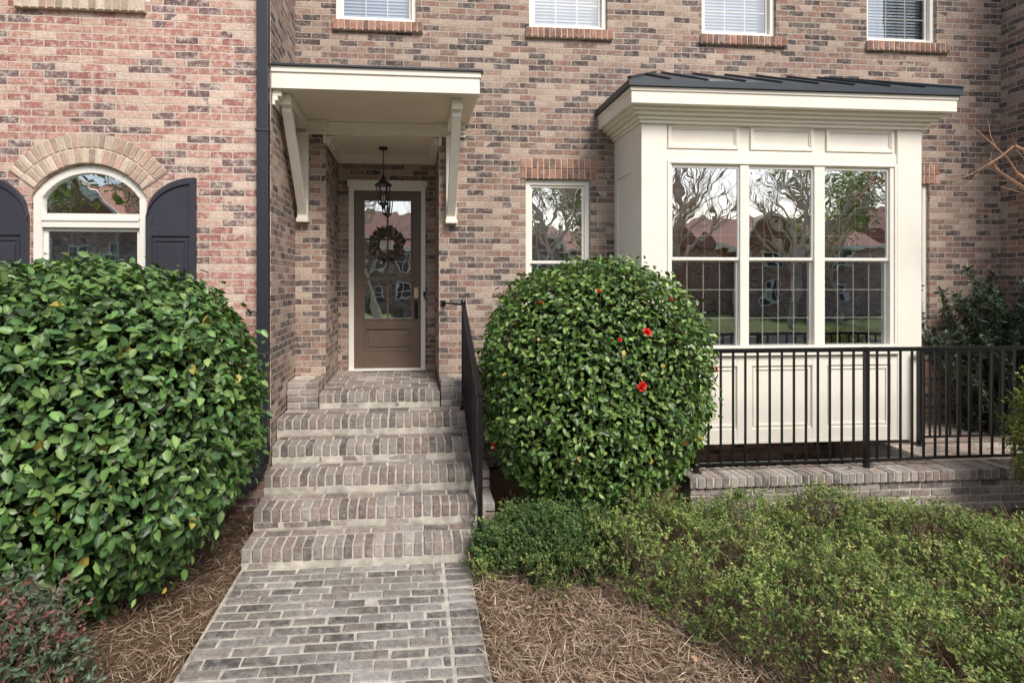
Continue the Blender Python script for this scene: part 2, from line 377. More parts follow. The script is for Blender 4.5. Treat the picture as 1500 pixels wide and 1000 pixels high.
for zo,za,zb in((0.03,3.885,3.92),(0.055,3.92,3.96),(0.10,3.96,3.995),(0.145,3.995,4.03)):
    bay.box(XL-zo,XR+zo,B-zo,B+0.1,za,zb); 
    bay.box(XL-zo,XL+0.05,B+0.1,W-0.001,za,zb); bay.box(XR-0.05,XR+zo,B+0.1,W-0.001,za,zb)
bay.box(2.234,5.86,5.48,W-0.001,4.03,4.195)
bay.box(2.222,5.872,5.468,W-0.001,4.155,4.195)
bay.make('bay_window_woodwork',M_white,house,bevel=0.004)
rf=MB()
x0,x1,yf=2.195,5.89,5.44; RB=4.262; RZ=4.74; RH=RZ-RB
rf.box(x0,x1,yf,W-0.002,4.197,RB)
rf.add([(x0,yf,RB),(x1,yf,RB),(x1,W-0.002,RB),(x0,W-0.002,RB),(x0+0.75,W-0.002,RZ),(x1-0.75,W-0.002,RZ)],[(0,1,5,4),(1,2,5),(0,4,3),(2,3,4,5)])
for i in range(0,10):
    t=i/9; xa=x0+0.03+(x1-x0-0.06)*t; 
    if xa<x0+0.75: k=(xa-x0)/0.75
    elif xa>x1-0.75: k=(x1-xa)/0.75
    else: k=1
    if k>0.06: rf.bar((xa,yf+0.01,RB+0.01),(xa,yf+(W-yf)*k,RB+0.01+RH*k),0.018,0.03)
rf.bar((x0,yf,RB+0.01),(x0+0.75,W,RZ+0.01),0.04,0.03); rf.bar((x1,yf,RB+0.01),(x1-0.75,W,RZ+0.01),0.04,0.03)
rf.make('bay_roof',M_roof,house)

# ---------------------------------------------------------------- entry canopy
can=MB()
can.box(-1.345,0.66,LW,LW+0.04,4.045,4.255); can.box(0.62,0.658,LW+0.04,W-0.002,4.047,4.255)
can.box(-1.345,0.672,LW-0.014,LW,4.20,4.255)
for zo,za,zb in((0.025,3.90,3.94),(0.05,3.94,3.985),(0.085,3.985,4.045)):
    can.box(-1.345,-1.345+zo,LW+0.04,W-0.09,za,zb)
    can.box(-1.345,AX0-0.001+0.03,W-zo,W-0.001,za,zb); can.box(AX1-0.03,0.62,W-zo,W-0.001,za,zb)
    can.box(AX0+0.001,AX1-0.001,AY-zo,AY-0.001,za-0.1,zb-0.1); can.box(AX0+0.001,AX0+zo,W+0.05,AY-zo,za-0.1,zb-0.1); can.box(AX1-zo,AX1-0.001,W+0.05,AY-zo,za-0.1,zb-0.1)
can.box(AX0+0.03,AX1-0.03,W-0.026,W+0.05,3.905,4.046)
can.box(AX0-0.03,AX0+0.004,W-0.03,W+0.06,3.80,3.9); can.box(AX1-0.004,AX1+0.03,W-0.03,W+0.06,3.80,3.9)
def bracket(xc):
    w=0.095; a,b=xc-w/2,xc+w/2
    can.box(a-0.012,b+0.012,W-0.09,W-0.001,2.92,3.90)
    can.box(a-0.008,b+0.008,LW+0.16,W-0.09,3.94,4.044)
    can.box(a-0.02,b+0.02,W-0.11,W-0.001,2.88,2.925)
    P=[]
    for i in range(13):
        t=i/12; y=(W-0.09)+(LW+0.22-(W-0.09))*t; z=3.02+(3.95-3.02)*t
        bow=0.06*math.sin(math.pi*t)
        P.append((y+bow*0.74,z-bow*0.67)); 
    for i in range(12):
        (ya,za),(yb,zb)=P[i],P[i+1]
        can.prism([(ya,za-0.06),(yb,zb-0.06),(yb,min(zb+0.06,3.945)),(ya,za+0.06)],'x',a,b)
bracket(-1.25); bracket(0.45)
can.make('entry_canopy_trim',M_white,house,bevel=0.003)
cb=MB()
y=LW+0.04
while y<W-0.02:
    cb.box(-1.345,0.62,y,y+0.045,4.05,4.07); y+=0.05
y=W+0.05
while y<AY: cb.box(AX0,AX1,y,min(y+0.045,AY),3.90,3.93); y+=0.05
cb.box(-1.345,0.62,LW+0.04,W,4.058,4.2); cb.box(AX0,AX1,W,AY,3.91,3.96)
cb.make('beadboard_ceiling',M_ceil,house)
rf=MB(); rf.prism([(LW-0.035,4.256),(W-0.001,4.256),(W-0.001,4.46),(LW-0.035,4.275)],'x',-1.345,0.69)
rf.make('canopy_roof',M_gutter,house)

# door
d=MB(); dy=AY+0.02
DX0,DX1,DZ0,DZ1=-0.784,0.109,1.03,3.43
GX0,GX1,GZ0,GZ1=-0.655,-0.02,1.70,3.31
d.box(DX0,GX0,dy,dy+0.045,DZ0,DZ1); d.box(GX1,DX1,dy,dy+0.045,DZ0,DZ1); d.box(GX0,GX1,dy,dy+0.045,GZ1,DZ1); d.box(GX0,GX1,dy,dy+0.045,DZ0,1.26)
d.box(GX0,GX1,dy,dy+0.045,1.58,GZ0); d.box(GX0,GX1,dy+0.015,dy+0.045,1.26,1.58)
frame(d,GX0+0.001,GX1-0.001,1.261,1.579,dy-0.006,dy+0.016,0.02); d.box(GX0+0.06,GX1-0.06,dy+0.003,dy+0.016,1.32,1.52)
frame(d,GX0-0.02,GX1+0.02,GZ0-0.02,GZ1+0.02,dy-0.01,dy+0.02,0.025)
gc=(GX0+GX1)/2
d.box(gc-0.012,gc+0.012,dy+0.004,dy+0.03,GZ0,GZ1)
for z in(2.24,2.78): d.box(GX0,GX1,dy+0.005,dy+0.029,z-0.012,z+0.012)
d.make('front_door',M_door,house,bevel=0.003)
gl.quad((GX0,dy+0.02,GZ0),(GX1,dy+0.02,GZ0),(GX1,dy+0.02,GZ1),(GX0,dy+0.02,GZ1))
c=MB(); c.box(-0.858,DX0-0.004,AY-0.02,AY+0.07,1.0,3.56); c.box(DX1+0.004,0.176,AY-0.02,AY+0.07,1.0,3.56); c.box(DX0-0.004,DX1+0.004,AY-0.02,AY+0.07,3.434,3.56)
c.box(-0.875,0.193,AY-0.03,AY-0.021,3.49,3.575)
c.box(-0.86,0.178,AY-0.06,AY+0.06,1.003,1.028)
c.make('door_casing',M_white2,house,bevel=0.004)
h=MB(); hx=0.05
h.box(hx-0.028,hx+0.028,dy-0.02,dy,1.98,2.12)
h.make('door_keypad',simple('satin_nickel',S(210,190,158),0.4,0.5,0.1,20),house,bevel=0.006)
h=MB(); h.box(hx-0.025,hx+0.025,dy-0.012,dy,1.70,1.95)
h.tube((hx,dy-0.012,1.90),(hx,dy-0.06,1.90),0.014,0.02,10); h.tube((hx,dy-0.05,1.88),(hx,dy-0.07,1.78),0.009,0.009); h.tube((hx,dy-0.07,1.78),(hx,dy-0.012,1.71),0.009,0.009)
h.box(hx+0.095,hx+0.125,AY-0.028,AY-0.02,2.0,2.07); h.tube((hx+0.11,AY-0.03,2.03),(hx+0.11,AY-0.028,1.95),0.01,0.004,6)
h.make('door_handle',M_black,house)

fr.make('window_frames',M_white2,house,bevel=0.003)
gl.make('window_panes',M_glass,house,recalc=False); glU.make('window_panes_blinds',M_glassU,house,recalc=False); glS.make('window_panes_screened',M_glassS,house,recalc=False)
mun.make('window_grilles',M_white2,house); bl.make('window_blinds',M_blind,house,recalc=False); bk.make('window_backing',M_dark,house)

# ---------------------------------------------------------------- shutters
def shutter(xa,xb,high_right,parent):
    m=MB(); y0=LW-0.045; n=14; w=xb-xa
    def prof(t): return 2.80+0.37*math.sqrt(max(0,1-(1-t)**2.0))
    outer=[]
    for i in range(n+1):
        t=i/n; x=xa+w*t if high_right else xb-w*t; outer.append((x,prof(t)))
    poly=[(outer[0][0],1.2)]+outer+[(outer[-1][0],1.2)]
    m.prism(poly,'y',y0+0.015,LW-0.002)
    s=0.055
    def clip(x): 
        t=(x-xa)/w if high_right else (xb-x)/w; return prof(min(1,max(0,t)))
    m.box(xa,xa+s,y0,y0+0.015,1.2,min(clip(xa),clip(xa+s))); m.box(xb-s,xb,y0,y0+0.015,1.2,min(clip(xb),clip(xb-s)))
    for za,zb in((1.2,1.3),(1.85,1.93),(2.62,2.70)): m.box(xa+s,xb-s,y0,y0+0.015,za,zb)
    for i in range(n):
        (xA,zA),(xB,zB)=outer[i],outer[i+1]
        m.prism([(xA,zA),(xB,zB),(xB,zB-0.06),(xA,zA-0.06)],'y',y0-0.001,y0+0.015)
    for za,zb in((1.33,1.82),(1.96,2.59)):
        frame(m,xa+s+0.015,xb-s-0.015,za,zb,y0+0.006,y0+0.016,0.018)
        m.box(xa+s+0.05,xb-s-0.05,y0+0.004,y0+0.016,za+0.05,zb-0.05)
    m.make('shutter',M_shut,parent,bevel=0.003)
shutter(-2.475,-2.03,True,house); shutter(-3.96,-3.512,False,house)
# downspout
m=MB()
dx=-1.402; m.box(dx-0.055,dx+0.053,LW-0.10,LW-0.015,0.62,8.6)
for z in(1.5,3.6,5.4): m.box(dx-0.068,dx+0.054,LW-0.105,LW-0.003,z,z+0.03)
pts=[Vector((dx,LW-0.058,0.64)),Vector((dx-0.01,LW-0.09,0.5)),Vector((dx-0.06,LW-0.13,0.38)),Vector((dx-0.16,LW-0.16,0.29)),Vector((dx-0.34,LW-0.18,0.24))]
for a,b in zip(pts,pts[1:]): m.bar(a-(b-a)*0.08,b+(b-a)*0.08,0.1,0.095)
m.make('downspout',M_gutter,house,bevel=0.008)

# ---------------------------------------------------------------- decorative brick
def pick(p): 
    c=random.choice(p); k=random.uniform(0.82,1.18); return (c[0]*k,c[1]*k,c[2]*k,1)
RED=[S(160,104,82),S(146,96,78),S(170,116,94),S(130,94,82),S(176,128,106)]
TAN=[S(206,182,158),S(190,162,140),S(214,192,170),S(180,154,134),S(196,156,134)]
GRY=[S(146,130,120),S(128,112,104),S(160,144,132),S(110,97,92),S(152,128,114),S(172,158,146),S(140,114,102),S(156,146,138)]
PTH=[S(132,126,119),S(114,108,102),S(146,140,132),S(100,94,90),S(138,126,116),S(156,151,144),S(120,109,102)]
bb=MB(); mo=MB()
def row(x0,x1,z0,z1,y,pal,w=0.072,prot=0.014):
    n=max(1,round((x1-x0)/w)); w=(x1-x0)/n
    for i in range(n): bb.brick((x0+w*(i+0.5),y-prot+0.05,(z0+z1)/2),(w-0.01,0.1,z1-z0-0.006),pick(pal),0.001)
    mo.box(x0+0.002,x1-0.002,y-prot+0.007,y-0.001,z0+0.002,z1-0.002)
for a,b in[(-0.92,0.125),(1.347,2.41),(3.515,4.62),(5.696,6.818)]: row(a,b,5.11,5.228,W,RED,prot=0.05)
row(1.28,2.21,3.428,3.55,W,RED); row(1.28,2.21,3.552,3.675,W,RED)
row(5.72,6.70,3.443,3.56,W,RED); row(5.72,6.70,3.562,3.69,W,RED)
row(-3.63,-2.48,4.70,4.815,LW,TAN,prot=0.05)
row(XR+0.02,7.55,0.98,1.18,W,RED)
for (ra,rb,na) in((0.60,0.735,20),(0.745,0.88,25)):
    for i in range(na):
        th=math.radians(-53+106*(i+0.5)/na); r=(ra+rb)/2
        R=Matrix.Rotation(th,3,'Y')
        bb.brick((CX+math.sin(th)*r,LW-0.018+0.05,CZ+math.cos(th)*r),(2*math.radians(53)*r/na-0.009,0.1,rb-ra),pick(TAN),0.001,rot=R)
A=[]; Bp=[]
for i in range(25):
    th=math.radians(-53+106*i/24); A.append((CX+math.sin(th)*0.6,CZ+math.cos(th)*0.6)); Bp.append((CX+math.sin(th)*0.875,CZ+math.cos(th)*0.875))
for i in range(24): mo.prism([A[i],A[i+1],Bp[i+1],Bp[i]],'y',LW-0.010,LW-0.002)
bb.make('brick_arches_and_sills',M_brk,house); mo.make('arch_mortar',M_mortar,house)

# ---------------------------------------------------------------- steps
steps=empty('brick_steps')
R_,T_,Y0=0.1667,0.32,4.3
SX0,SX1=-1.30,0.62
sb=MB(); sm=MB()
def nose(x0,x1,y,z,depth,pal=GRY):
    n=round((x1-x0)/0.078); w=(x1-x0)/n
    for i in range(n):
        sb.brick((x0+w*(i+0.5),y+0.1,z-0.05),(w-0.014,0.2,0.1),pick(pal),0.0028)
    yy=y+0.205
    rows=max(1,round((depth-0.205)/0.1)); hh=(depth-0.205)/rows
    for r in range(rows):
        off=random.choice([0,0.5]); n2=round((x1-x0)/0.21); w2=(x1-x0)/n2
        for i in range(-1,n2+1):
            a=max(x0,x0+w2*(i+off)); b=min(x1,x0+w2*(i+1+off))
            if b-a>0.04: sb.brick(((a+b)/2,yy+hh*(r+0.5),z-0.03),(b-a-0.012,hh-0.012,0.055),pick(pal),0.002)
    n3=round((x1-x0)/0.215); w3=(x1-x0)/n3
    for i in range(n3): sb.brick((x0+w3*(i+0.5),y+0.06,z-0.1-0.034),(w3-0.012,0.1,0.056),pick(pal),0.002)
    sm.box(x0+0.004,x1-0.004,y+0.009,y+depth-0.01,z-R_-0.002,z-0.007)
SXL=[-1.30,-1.30,-1.30,-1.31,-1.34]
for k in range(1,6):
    nose(SXL[k-1],SX1,Y0+(k-1)*T_,k*R_,T_ if k<5 else 0.55)
    sm.box(SXL[k-1]+0.006,SX1-0.006,Y0+(k-1)*T_+0.012,Y0+(k-1)*T_+(T_ if k<5 else 0.9),-0.1,(k-1)*R_+0.004)
nose(-1.0,0.30,6.02,PZ,AY-6.02)
for a,b in((-1.342,-1.005),(0.305,0.60)):
    for j in range(4):
        z=5*R_+0.036+j*0.072
        m2=(a+b)/2+(0.03 if j%2 else -0.03)
        for p,q in((a,m2),(m2,b)): sb.brick(((p+q)/2,6.13,z),(q-p-0.01,0.2,0.062),pick(GRY),0.001)
        sb.brick((a+0.05 if a>0 else b-0.05,6.37,z),(0.1,0.24,0.062),pick(GRY),0.001)
    sm.box(a+0.008,b-0.008,6.04,W-0.002,0.8,5*R_+0.28)
for k in range(1,6):
    for j in range(0,2*k):
        z=0.04+j*0.0833
        if z<k*R_-0.03: sb.brick((SX1+0.03,Y0+(k-1)*T_+0.16,z),(0.09,T_-0.012,0.07),pick(GRY),0.002)
sb.make('step_bricks',M_stepbrk,steps); sm.make('step_mortar',M_mortar_d,steps)

# path
path=empty('brick_path')
pb=MB(); y=Y0-0.01; r=0; bwid=0.212; bd=0.09
while y>-1.2:
    y-=bd; off=0.5*(r%2)+random.uniform(-0.09,0.09); x=-1.285-bwid*off
    while x<0.228:
        bw_=bwid*random.uniform(0.93,1.05)
        a=max(x,-1.285); b=min(x+bw_,0.228)
        if b-a>0.03:
            dz=random.gauss(0,0.002)
            pb.brick(((a+b)/2,y+bd/2,-0.012+dz),(b-a-0.014,bd-0.014,0.05),pick(PTH),0.003)
        x+=bw_
    r+=1
y=Y0-0.01
while y>-1.2:
    y-=0.09; 
    pb.brick((0.335,y+0.045,-0.012),(0.182,0.077,0.05),pick(PTH),0.003)
pb.make('path_bricks',M_stepbrk,path)
m=MB(); m.box(-1.30,0.435,-1.2,Y0-0.001,-0.06,0.0075); m.make('path_mortar',M_mortar_d,path)

# ---------------------------------------------------------------- retaining wall, slab
rw=empty('brick_retaining_wall'); rb=MB(); rm=MB()
X0,X1=2.50,7.5; zt=0.416
n=round((X1-X0)/0.077); w=(X1-X0)/n
for i in range(n): 
    rb.brick((X0+w*(i+0.5),4.80+0.14,zt-0.05),(w-0.013,0.28,0.1),pick(GRY),0.0025)
for j in range(5):
    z=zt-0.1-0.038-j*0.075; off=0.5*(j%2); n2=round((X1-X0)/0.21); w2=(X1-X0)/n2
    for i in range(-1,n2+1):
        a=max(X0+0.02,X0+w2*(i+off)); b=min(X1,X0+w2*(i+1+off))
        if b-a>0.04: rb.brick(((a+b)/2,4.83+0.05,z),(b-a-0.011,0.1,0.064),pick(GRY),0.002)
    rb.brick((X0+0.065,5.0,z),(0.1,0.2,0.064),pick(GRY),0.002)
rm.box(X0+0.025,X1,4.838,5.07,-0.1,zt-0.06); rm.box(X0+0.008,X1,4.808,5.07,zt-0.092,zt-0.007)
r=0; y=5.10
while y<6.45:
    x=5.25-0.1*(r%2)
    while x<7.5: 
        a=max(5.25,x); b=min(7.5,x+0.21)
        if b-a>0.04: rb.brick(((a+b)/2,y+0.049,zt-0.045),(b-a-0.011,0.087,0.05),pick(TAN),0.002)
        x+=0.21
    y+=0.098; r+=1
rm.box(5.26,7.5,5.09,W-0.01,0,zt-0.028)
rb.make('wall_bricks',M_stepbrk,rw); rm.make('wall_mortar',M_mortar_d,rw)

# ---------------------------------------------------------------- railings
def railing(p0,p1,base0,base1,top0,top1,sp=0.12,posts=(),bot=0.075):
    m=MB(); p0=Vector(p0);p1=Vector(p1); Ln=(p1-p0).length; n=max(1,round(Ln/sp))
    def P(t,z): q=p0.lerp(p1,t); return Vector((q.x,q.y,z))
    bz=lambda t:base0+(base1-base0)*t
    tz=lambda t:top0+(top1-top0)*t
    m.bar(P(0,tz(0)),P(1,tz(1)),0.045,0.02); m.bar(P(0,tz(0)-0.02),P(1,tz(1)-0.02),0.022,0.02)
    m.bar(P(0,bz(0)+bot),P(1,bz(1)+bot),0.028,0.02)
    for i in range(1,n):
        t=i/n; m.bar(P(t,bz(t)+bot),P(t,tz(t)-0.02),0.016)
    for t,g in posts:
        q=P(t,0); m.box(q.x-0.02,q.x+0.02,q.y-0.02,q.y+0.02,g,tz(t)+0.012); m.box(q.x-0.038,q.x+0.038,q.y-0.038,q.y+0.038,g,g+0.012)
    return m
m=railing((2.64,4.95,0),(7.48,4.95,0),zt,zt,1.556,1.556,posts=((0,zt),(0.352,zt),(1,zt)))
m.make('patio_railing',M_black)
m=railing((5.56,5.62,0),(7.5,5.62,0),zt,zt,1.43,1.43,posts=((0,zt),(1,zt)))
m.make('patio_railing',M_black)
m=railing((0.545,4.45,0),(0.545,5.9,0),0.26,0.93,1.27,1.95,posts=((0,R_),(1,5*R_)),bot=0.06)
m.bar((0.545,5.9,1.95),(0.36,W,1.95),0.02); m.bar((0.36,W-0.02,1.95),(0.36,W,1.95),0.06)
m.tube((0.545,5.9,1.96),(0.545,5.9,1.985),0.028,0.028,10); m.tube((0.545,5.9,1.985),(0.545,5.9,2.03),0.022,0.004,10)
m.box(0.515,0.575,4.42,4.48,1.272,1.30)
m.make('stair_handrail',M_black)

# ---------------------------------------------------------------- lantern
m=MB(); lx,ly=-0.37,7.05
m.tube((lx,ly,3.90),(lx,ly,3.87),0.06,0.05,16)
for i in range(12): 
    z=3.87-i*0.026
    m.tube((lx,ly,z),(lx,ly,z-0.02),0.010 if i%2 else 0.006,0.006 if i%2 else 0.010,6)
m.tube((lx,ly,3.56),(lx,ly,3.50),0.012,0.03,10); m.tube((lx,ly,3.50),(lx,ly,3.43),0.03,0.105,6); m.tube((lx,ly,3.43),(lx,ly,3.415),0.11,0.11,6)
for i in range(6):
    a=i*math.pi/3; m.tube((lx+0.088*math.cos(a),ly+0.088*math.sin(a),3.415),(lx+0.055*math.cos(a),ly+0.055*math.sin(a),3.19),0.008,0.008,5)
m.tube((lx,ly,3.20),(lx,ly,3.18),0.066,0.066,6)
m.tube((lx,ly,3.18),(lx,ly,3.15),0.05,0.02,6); m.tube((lx,ly,3.15),(lx,ly,3.11),0.012,0.006,6)
lant=m.make('hanging_lantern',M_black)
m=MB(); 
for a in(0,2.1,4.2): m.tube((lx+0.018*math.cos(a),ly+0.018*math.sin(a),3.19),(lx+0.018*math.cos(a),ly+0.018*math.sin(a),3.29),0.007,0.006,6)
m.make('candles',simple('candle_cream',S(235,225,200),0.6),lant)

# ---------------------------------------------------------------- leaves generator
def leafmesh(name,P,Nn,D,Ls,Ws,cols,mat,parent=None,fold=0.18,simple_=False):
    n=len(P)
    D=D-(D*Nn).sum(1,keepdims=True)*Nn; D/=np.linalg.norm(D,axis=1,keepdims=True)+1e-9
    Sd=np.cross(Nn,D); Ls=Ls[:,None]; Ws=Ws[:,None]
    if simple_:
        tmpl=[(0,0,0),(0.45,-1,0.0),(1,0,0),(0.45,1,0.0)]; faces=[(0,1,2,3)]
    else:
        tmpl=[(0,0,0),(0.3,-0.95,fold),(0.68,-0.8,fold*0.8),(1,0,-0.12),(0.68,0.8,fold*0.8),(0.3,0.95,fold),(0.32,0,0),(0.68,0,-0.02)]
        faces=[(0,1,6),(1,2,7,6),(2,3,7),(0,6,5),(6,7,4,5),(7,3,4)]
    nv=len(tmpl); V=np.zeros((n,nv,3))
    for i,(a,b,c) in enumerate(tmpl):
        V[:,i]=P+D*Ls*a+Sd*Ws*0.5*b+Nn*(c*Ws)
    me=bpy.data.meshes.new(name); me.vertices.add(n*nv); me.vertices.foreach_set('co',V.reshape(-1).astype(np.float32))
    base=np.arange(n)*nv
    loops=np.concatenate([np.array(f) for f in faces]); lens=np.array([len(f) for f in faces])
    AL=(base[:,None]+loops[None,:]).ravel(); LT=np.tile(lens,n); LS=np.concatenate([[0],np.cumsum(LT)[:-1]])
    me.loops.add(len(AL)); me.loops.foreach_set('vertex_index',AL.astype(np.int32))
    me.polygons.add(len(LT)); me.polygons.foreach_set('loop_start',LS.astype(np.int32)); 
    me.polygons.foreach_set('loop_total',LT.astype(np.int32))
    me.update(calc_edges=True); me.validate()
    ca=me.color_attributes.new('Col','FLOAT_COLOR','POINT')
    C=np.ones((n,nv,4),dtype=np.float32); C[:,:,:3]=cols[:,None,:]
    if not simple_: C[:,6:8,:3]*=1.25
    ca.data.foreach_set('color',C.reshape(-1)); me.materials.append(mat)
    me.polygons.foreach_set('use_smooth',np.ones(len(LT),dtype=bool))
    ob=bpy.data.objects.new(name,me); scene.collection.objects.link(ob)
    if parent: ob.parent=parent
    return ob
def unit(v): return v/(np.linalg.norm(v,axis=-1,keepdims=True)+1e-9)
def lump(d,s,ph):
    r=0
    for k,(a,b,c) in enumerate([(3.1,1.7,2.3),(-2.2,3.7,1.3),(5.1,-4.3,3.9),(7.3,6.1,-5.7)]):
        r=r+np.sin(d[:,0]*a*s+d[:,1]*b*s+d[:,2]*c*s+ph*(k+1))/(1+0.6*k)
    return r/2.4
def bush(name,c,rx,ry,rz,p,n,ls,pal,lumpa=0.045,taper=0.25,seed=1,depthk=0.065):
    e=empty(name); rg=np.random.default_rng(seed); c=np.array(c)
    def surf(d):
        r=(np.abs(d[:,0]/rx)**p+np.abs(d[:,1]/ry)**p+np.abs(d[:,2]/rz)**p)**(-1/p)
        r=r*(1+lumpa*lump(d,1.0,seed)+lumpa*0.6*lump(d,2.9,seed+3)+lumpa*0.5*lump(d,6.5,seed+5))
        q=d*r[:,None]
        tz=np.clip(-q[:,2]/rz,0,1); k=1-taper*tz**2
        q[:,0]*=k; q[:,1]*=k
        return q
    d=unit(rg.normal(size=(n*2,3)))
    q=surf(d); wgt=(np.linalg.norm(q,axis=1)**2); keep=rg.random(len(q))<wgt/wgt.max()*0.9+0.1; d=d[keep][:n]; q=q[keep][:n]; n=len(q)
    cl=lump(d,11.0,seed+9)*0.6+lump(d,19.0,seed+2)*0.6
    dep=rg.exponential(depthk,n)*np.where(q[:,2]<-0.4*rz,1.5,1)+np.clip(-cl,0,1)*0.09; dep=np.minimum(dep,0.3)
    stick=(rg.random(n)<0.1)*rg.random(n)*0.08
    P=c+q*(1-dep+stick)[:,None]
    out=unit(q/np.array([rx,ry,rz])**2)
    Nn=unit(out*0.75+np.array([0,0,0.45])+rg.normal(size=(n,3))*0.55)
    D=unit(np.cross(out,rg.normal(size=(n,3)))*0.8+out*0.4+np.array([0,0,-0.4])+rg.normal(size=(n,3))*0.35)
    Ls=ls*rg.uniform(0.6,1.3,n); Ws=Ls*rg.uniform(0.5,0.66,n)
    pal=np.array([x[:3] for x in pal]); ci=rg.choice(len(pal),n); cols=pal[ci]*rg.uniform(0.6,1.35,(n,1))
    cols*= (1-2.5*np.minimum(dep,0.3))[:,None]*(1+0.2*cl)[:,None]  # shade painted into leaf colour: deep leaves and clump hollows darker
    yel=rg.random(n)<0.007; cols[yel]=np.array(S(160,146,66)[:3])
    ok=P[:,2]>0.02
    leafmesh('leaves',P[ok],Nn[ok],D[ok],Ls[ok],Ws[ok],cols[ok],M_leaf,e)
    import bmesh
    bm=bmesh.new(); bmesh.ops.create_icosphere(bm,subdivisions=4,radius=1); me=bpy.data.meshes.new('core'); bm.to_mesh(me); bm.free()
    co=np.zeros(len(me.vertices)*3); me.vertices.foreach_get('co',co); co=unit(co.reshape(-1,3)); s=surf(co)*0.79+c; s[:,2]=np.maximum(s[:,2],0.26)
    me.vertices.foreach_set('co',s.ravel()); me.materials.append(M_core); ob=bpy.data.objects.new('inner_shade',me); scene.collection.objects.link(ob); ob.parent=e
    m=MB(); 
    for i in range(12):
        a=rg.uniform(0,6.28); b=c+np.array([math.cos(a)*rx*0.18,math.sin(a)*ry*0.18,0]); b[2]=-0.02
        t=c+np.array([math.cos(a)*rx*0.6,math.sin(a)*ry*0.6,0]); t[2]=0.7
        m.tube(b,t,0.022,0.012,6)
    for i in range(900):
        j=rg.integers(n); a=c+q[j]*0.78+rg.normal(size=3)*0.06; b=P[j]; m.tube(a,b,0.006,0.003,4,cap=False)
    m.make('stems',M_twig,e)
    return e,surf,c
G1=[S(74,106,54),S(86,120,60),S(66,96,52),S(102,136,72),S(78,112,66),S(58,86,46),S(122,150,86),S(92,116,58)]
G2=[S(82,112,52),S(98,128,58),S(72,102,48),S(112,142,68),S(88,118,56),S(62,92,44),S(130,154,82)]
e1,_,_=bush('camellia_bush',(-2.5,4.08,1.17),1.36,1.02,1.15,2.7,33000,0.069,G1,seed=3,taper=0.2)
e2,surf2,c2=bush('camellia_bush',(1.63,4.98,1.22),1.0,0.84,1.16,2.6,27000,0.054,G2,seed=5,taper=0.3)
P=[];Nn=[];D=[];Ls=[];Ws=[];C=[]
for (tx,tz,big) in((1.80,1.74,1.1),(1.76,1.38,1.2),(0.76,0.86,1.1),(2.38,1.44,0.9),(1.50,2.02,0.55),(1.60,1.70,0.5),(1.1,1.95,0.5),(2.0,1.92,0.5),(2.1,0.95,0.5)):
    v=np.array([[tx-c2[0],-math.sqrt(max(0.01,0.84**2*(1-min(0.98,((tx-c2[0])/1.02)**2+((tz-c2[2])/1.17)**2)))),tz-c2[2]]])
    dirs=unit(v); q=surf2(dirs)[0]*1.03+c2; out=dirs[0]
    for ringn,tilt,sz in((7,0.9,0.04),(6,0.5,0.032),(4,0.2,0.022)):
        for i in range(ringn):
            a=2*math.pi*i/ringn+random.random(); t1=unit(np.cross(out,[0,0,1.0])); t2=np.cross(out,t1)
            dr=t1*math.cos(a)+t2*math.sin(a); dd=unit(dr*tilt+out*(1-tilt*0.8)); nn=unit(out-dd*np.dot(out,dd)+1e-3)
            P.append(q);Nn.append(nn);D.append(dd);Ls.append(sz*big);Ws.append(sz*0.9*big);C.append(S(200,34,28)[:3])
leafmesh('flowers',np.array(P),np.array(Nn),np.array(D),np.array(Ls),np.array(Ws),np.array(C),M_petal,e2)

# ---------------------------------------------------------------- fine leaved low shrubs
def hmap(x,y):
    v=0
    for a,b,ph,w in((2.1,1.3,0.4,1),(-1.7,2.9,1.1,0.8),(4.9,-3.1,2.2,0.5),(7.7,6.9,0.3,0.3)): v+=w*math.sin(a*x+b*y+ph)
    return v/2.6
def sprigs(name,pts,shade_tones,pal,lsz,nleaf,rg,up=0.8,spread=0.09):
    e=empty(name); P=[];D=[];C=[];tw=MB()
    palA=np.array([x[:3] for x in pal])
    for (x,y,z),h in zip(pts,shade_tones):
        dr=unit(np.array([rg.normal()*0.6,rg.normal()*0.6-0.15,up])); ln=spread*rg.uniform(0.6,1.7)
        base=np.array([x,y,z]); cc=palA[rg.integers(len(palA))]*rg.uniform(0.75,1.3)*h  # last factor is shade painted into the colour, darker deeper inside the shrub
        t=rg.random(nleaf)**0.8
        pp=base+dr*(t*ln)[:,None]
        dd=unit(unit(rg.normal(size=(nleaf,3)))*0.9+dr*0.7)
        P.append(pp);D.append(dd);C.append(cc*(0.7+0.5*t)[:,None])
        if rg.random()<0.2: tw.tube(base-dr*ln*1.5,base+dr*ln*0.7,0.003,0.0015,3,cap=False)
    P=np.concatenate(P);D=np.concatenate(D);C=np.concatenate(C); n=len(P)
    Nn=unit(rg.normal(size=(n,3))*0.7+np.array([0,-0.2,0.8]))
    Ls=lsz*rg.uniform(0.7,1.3,n)
    leafmesh('leaves',P,Nn,D,Ls,Ls*0.42,C,M_leaf2,e,simple_=True)
    if tw.v: tw.make('twigs',M_twig,e)
    return e
rg=np.random.default_rng(21)
def inside(x,y):
    if y>4.72 or x<0.50+0.04*math.sin(9*y): return False
    front=3.80 if x<1.35 else 3.80-(min(x,2.4)-1.35)*2.2
    front+=0.14*math.sin(4*x)+0.07*math.sin(11*x)
    if y<front: return False
    if x>4.3 and y>4.05+0.2*math.sin(3*x): return False
    return y>1.6
pts=[];sprig_shades=[]
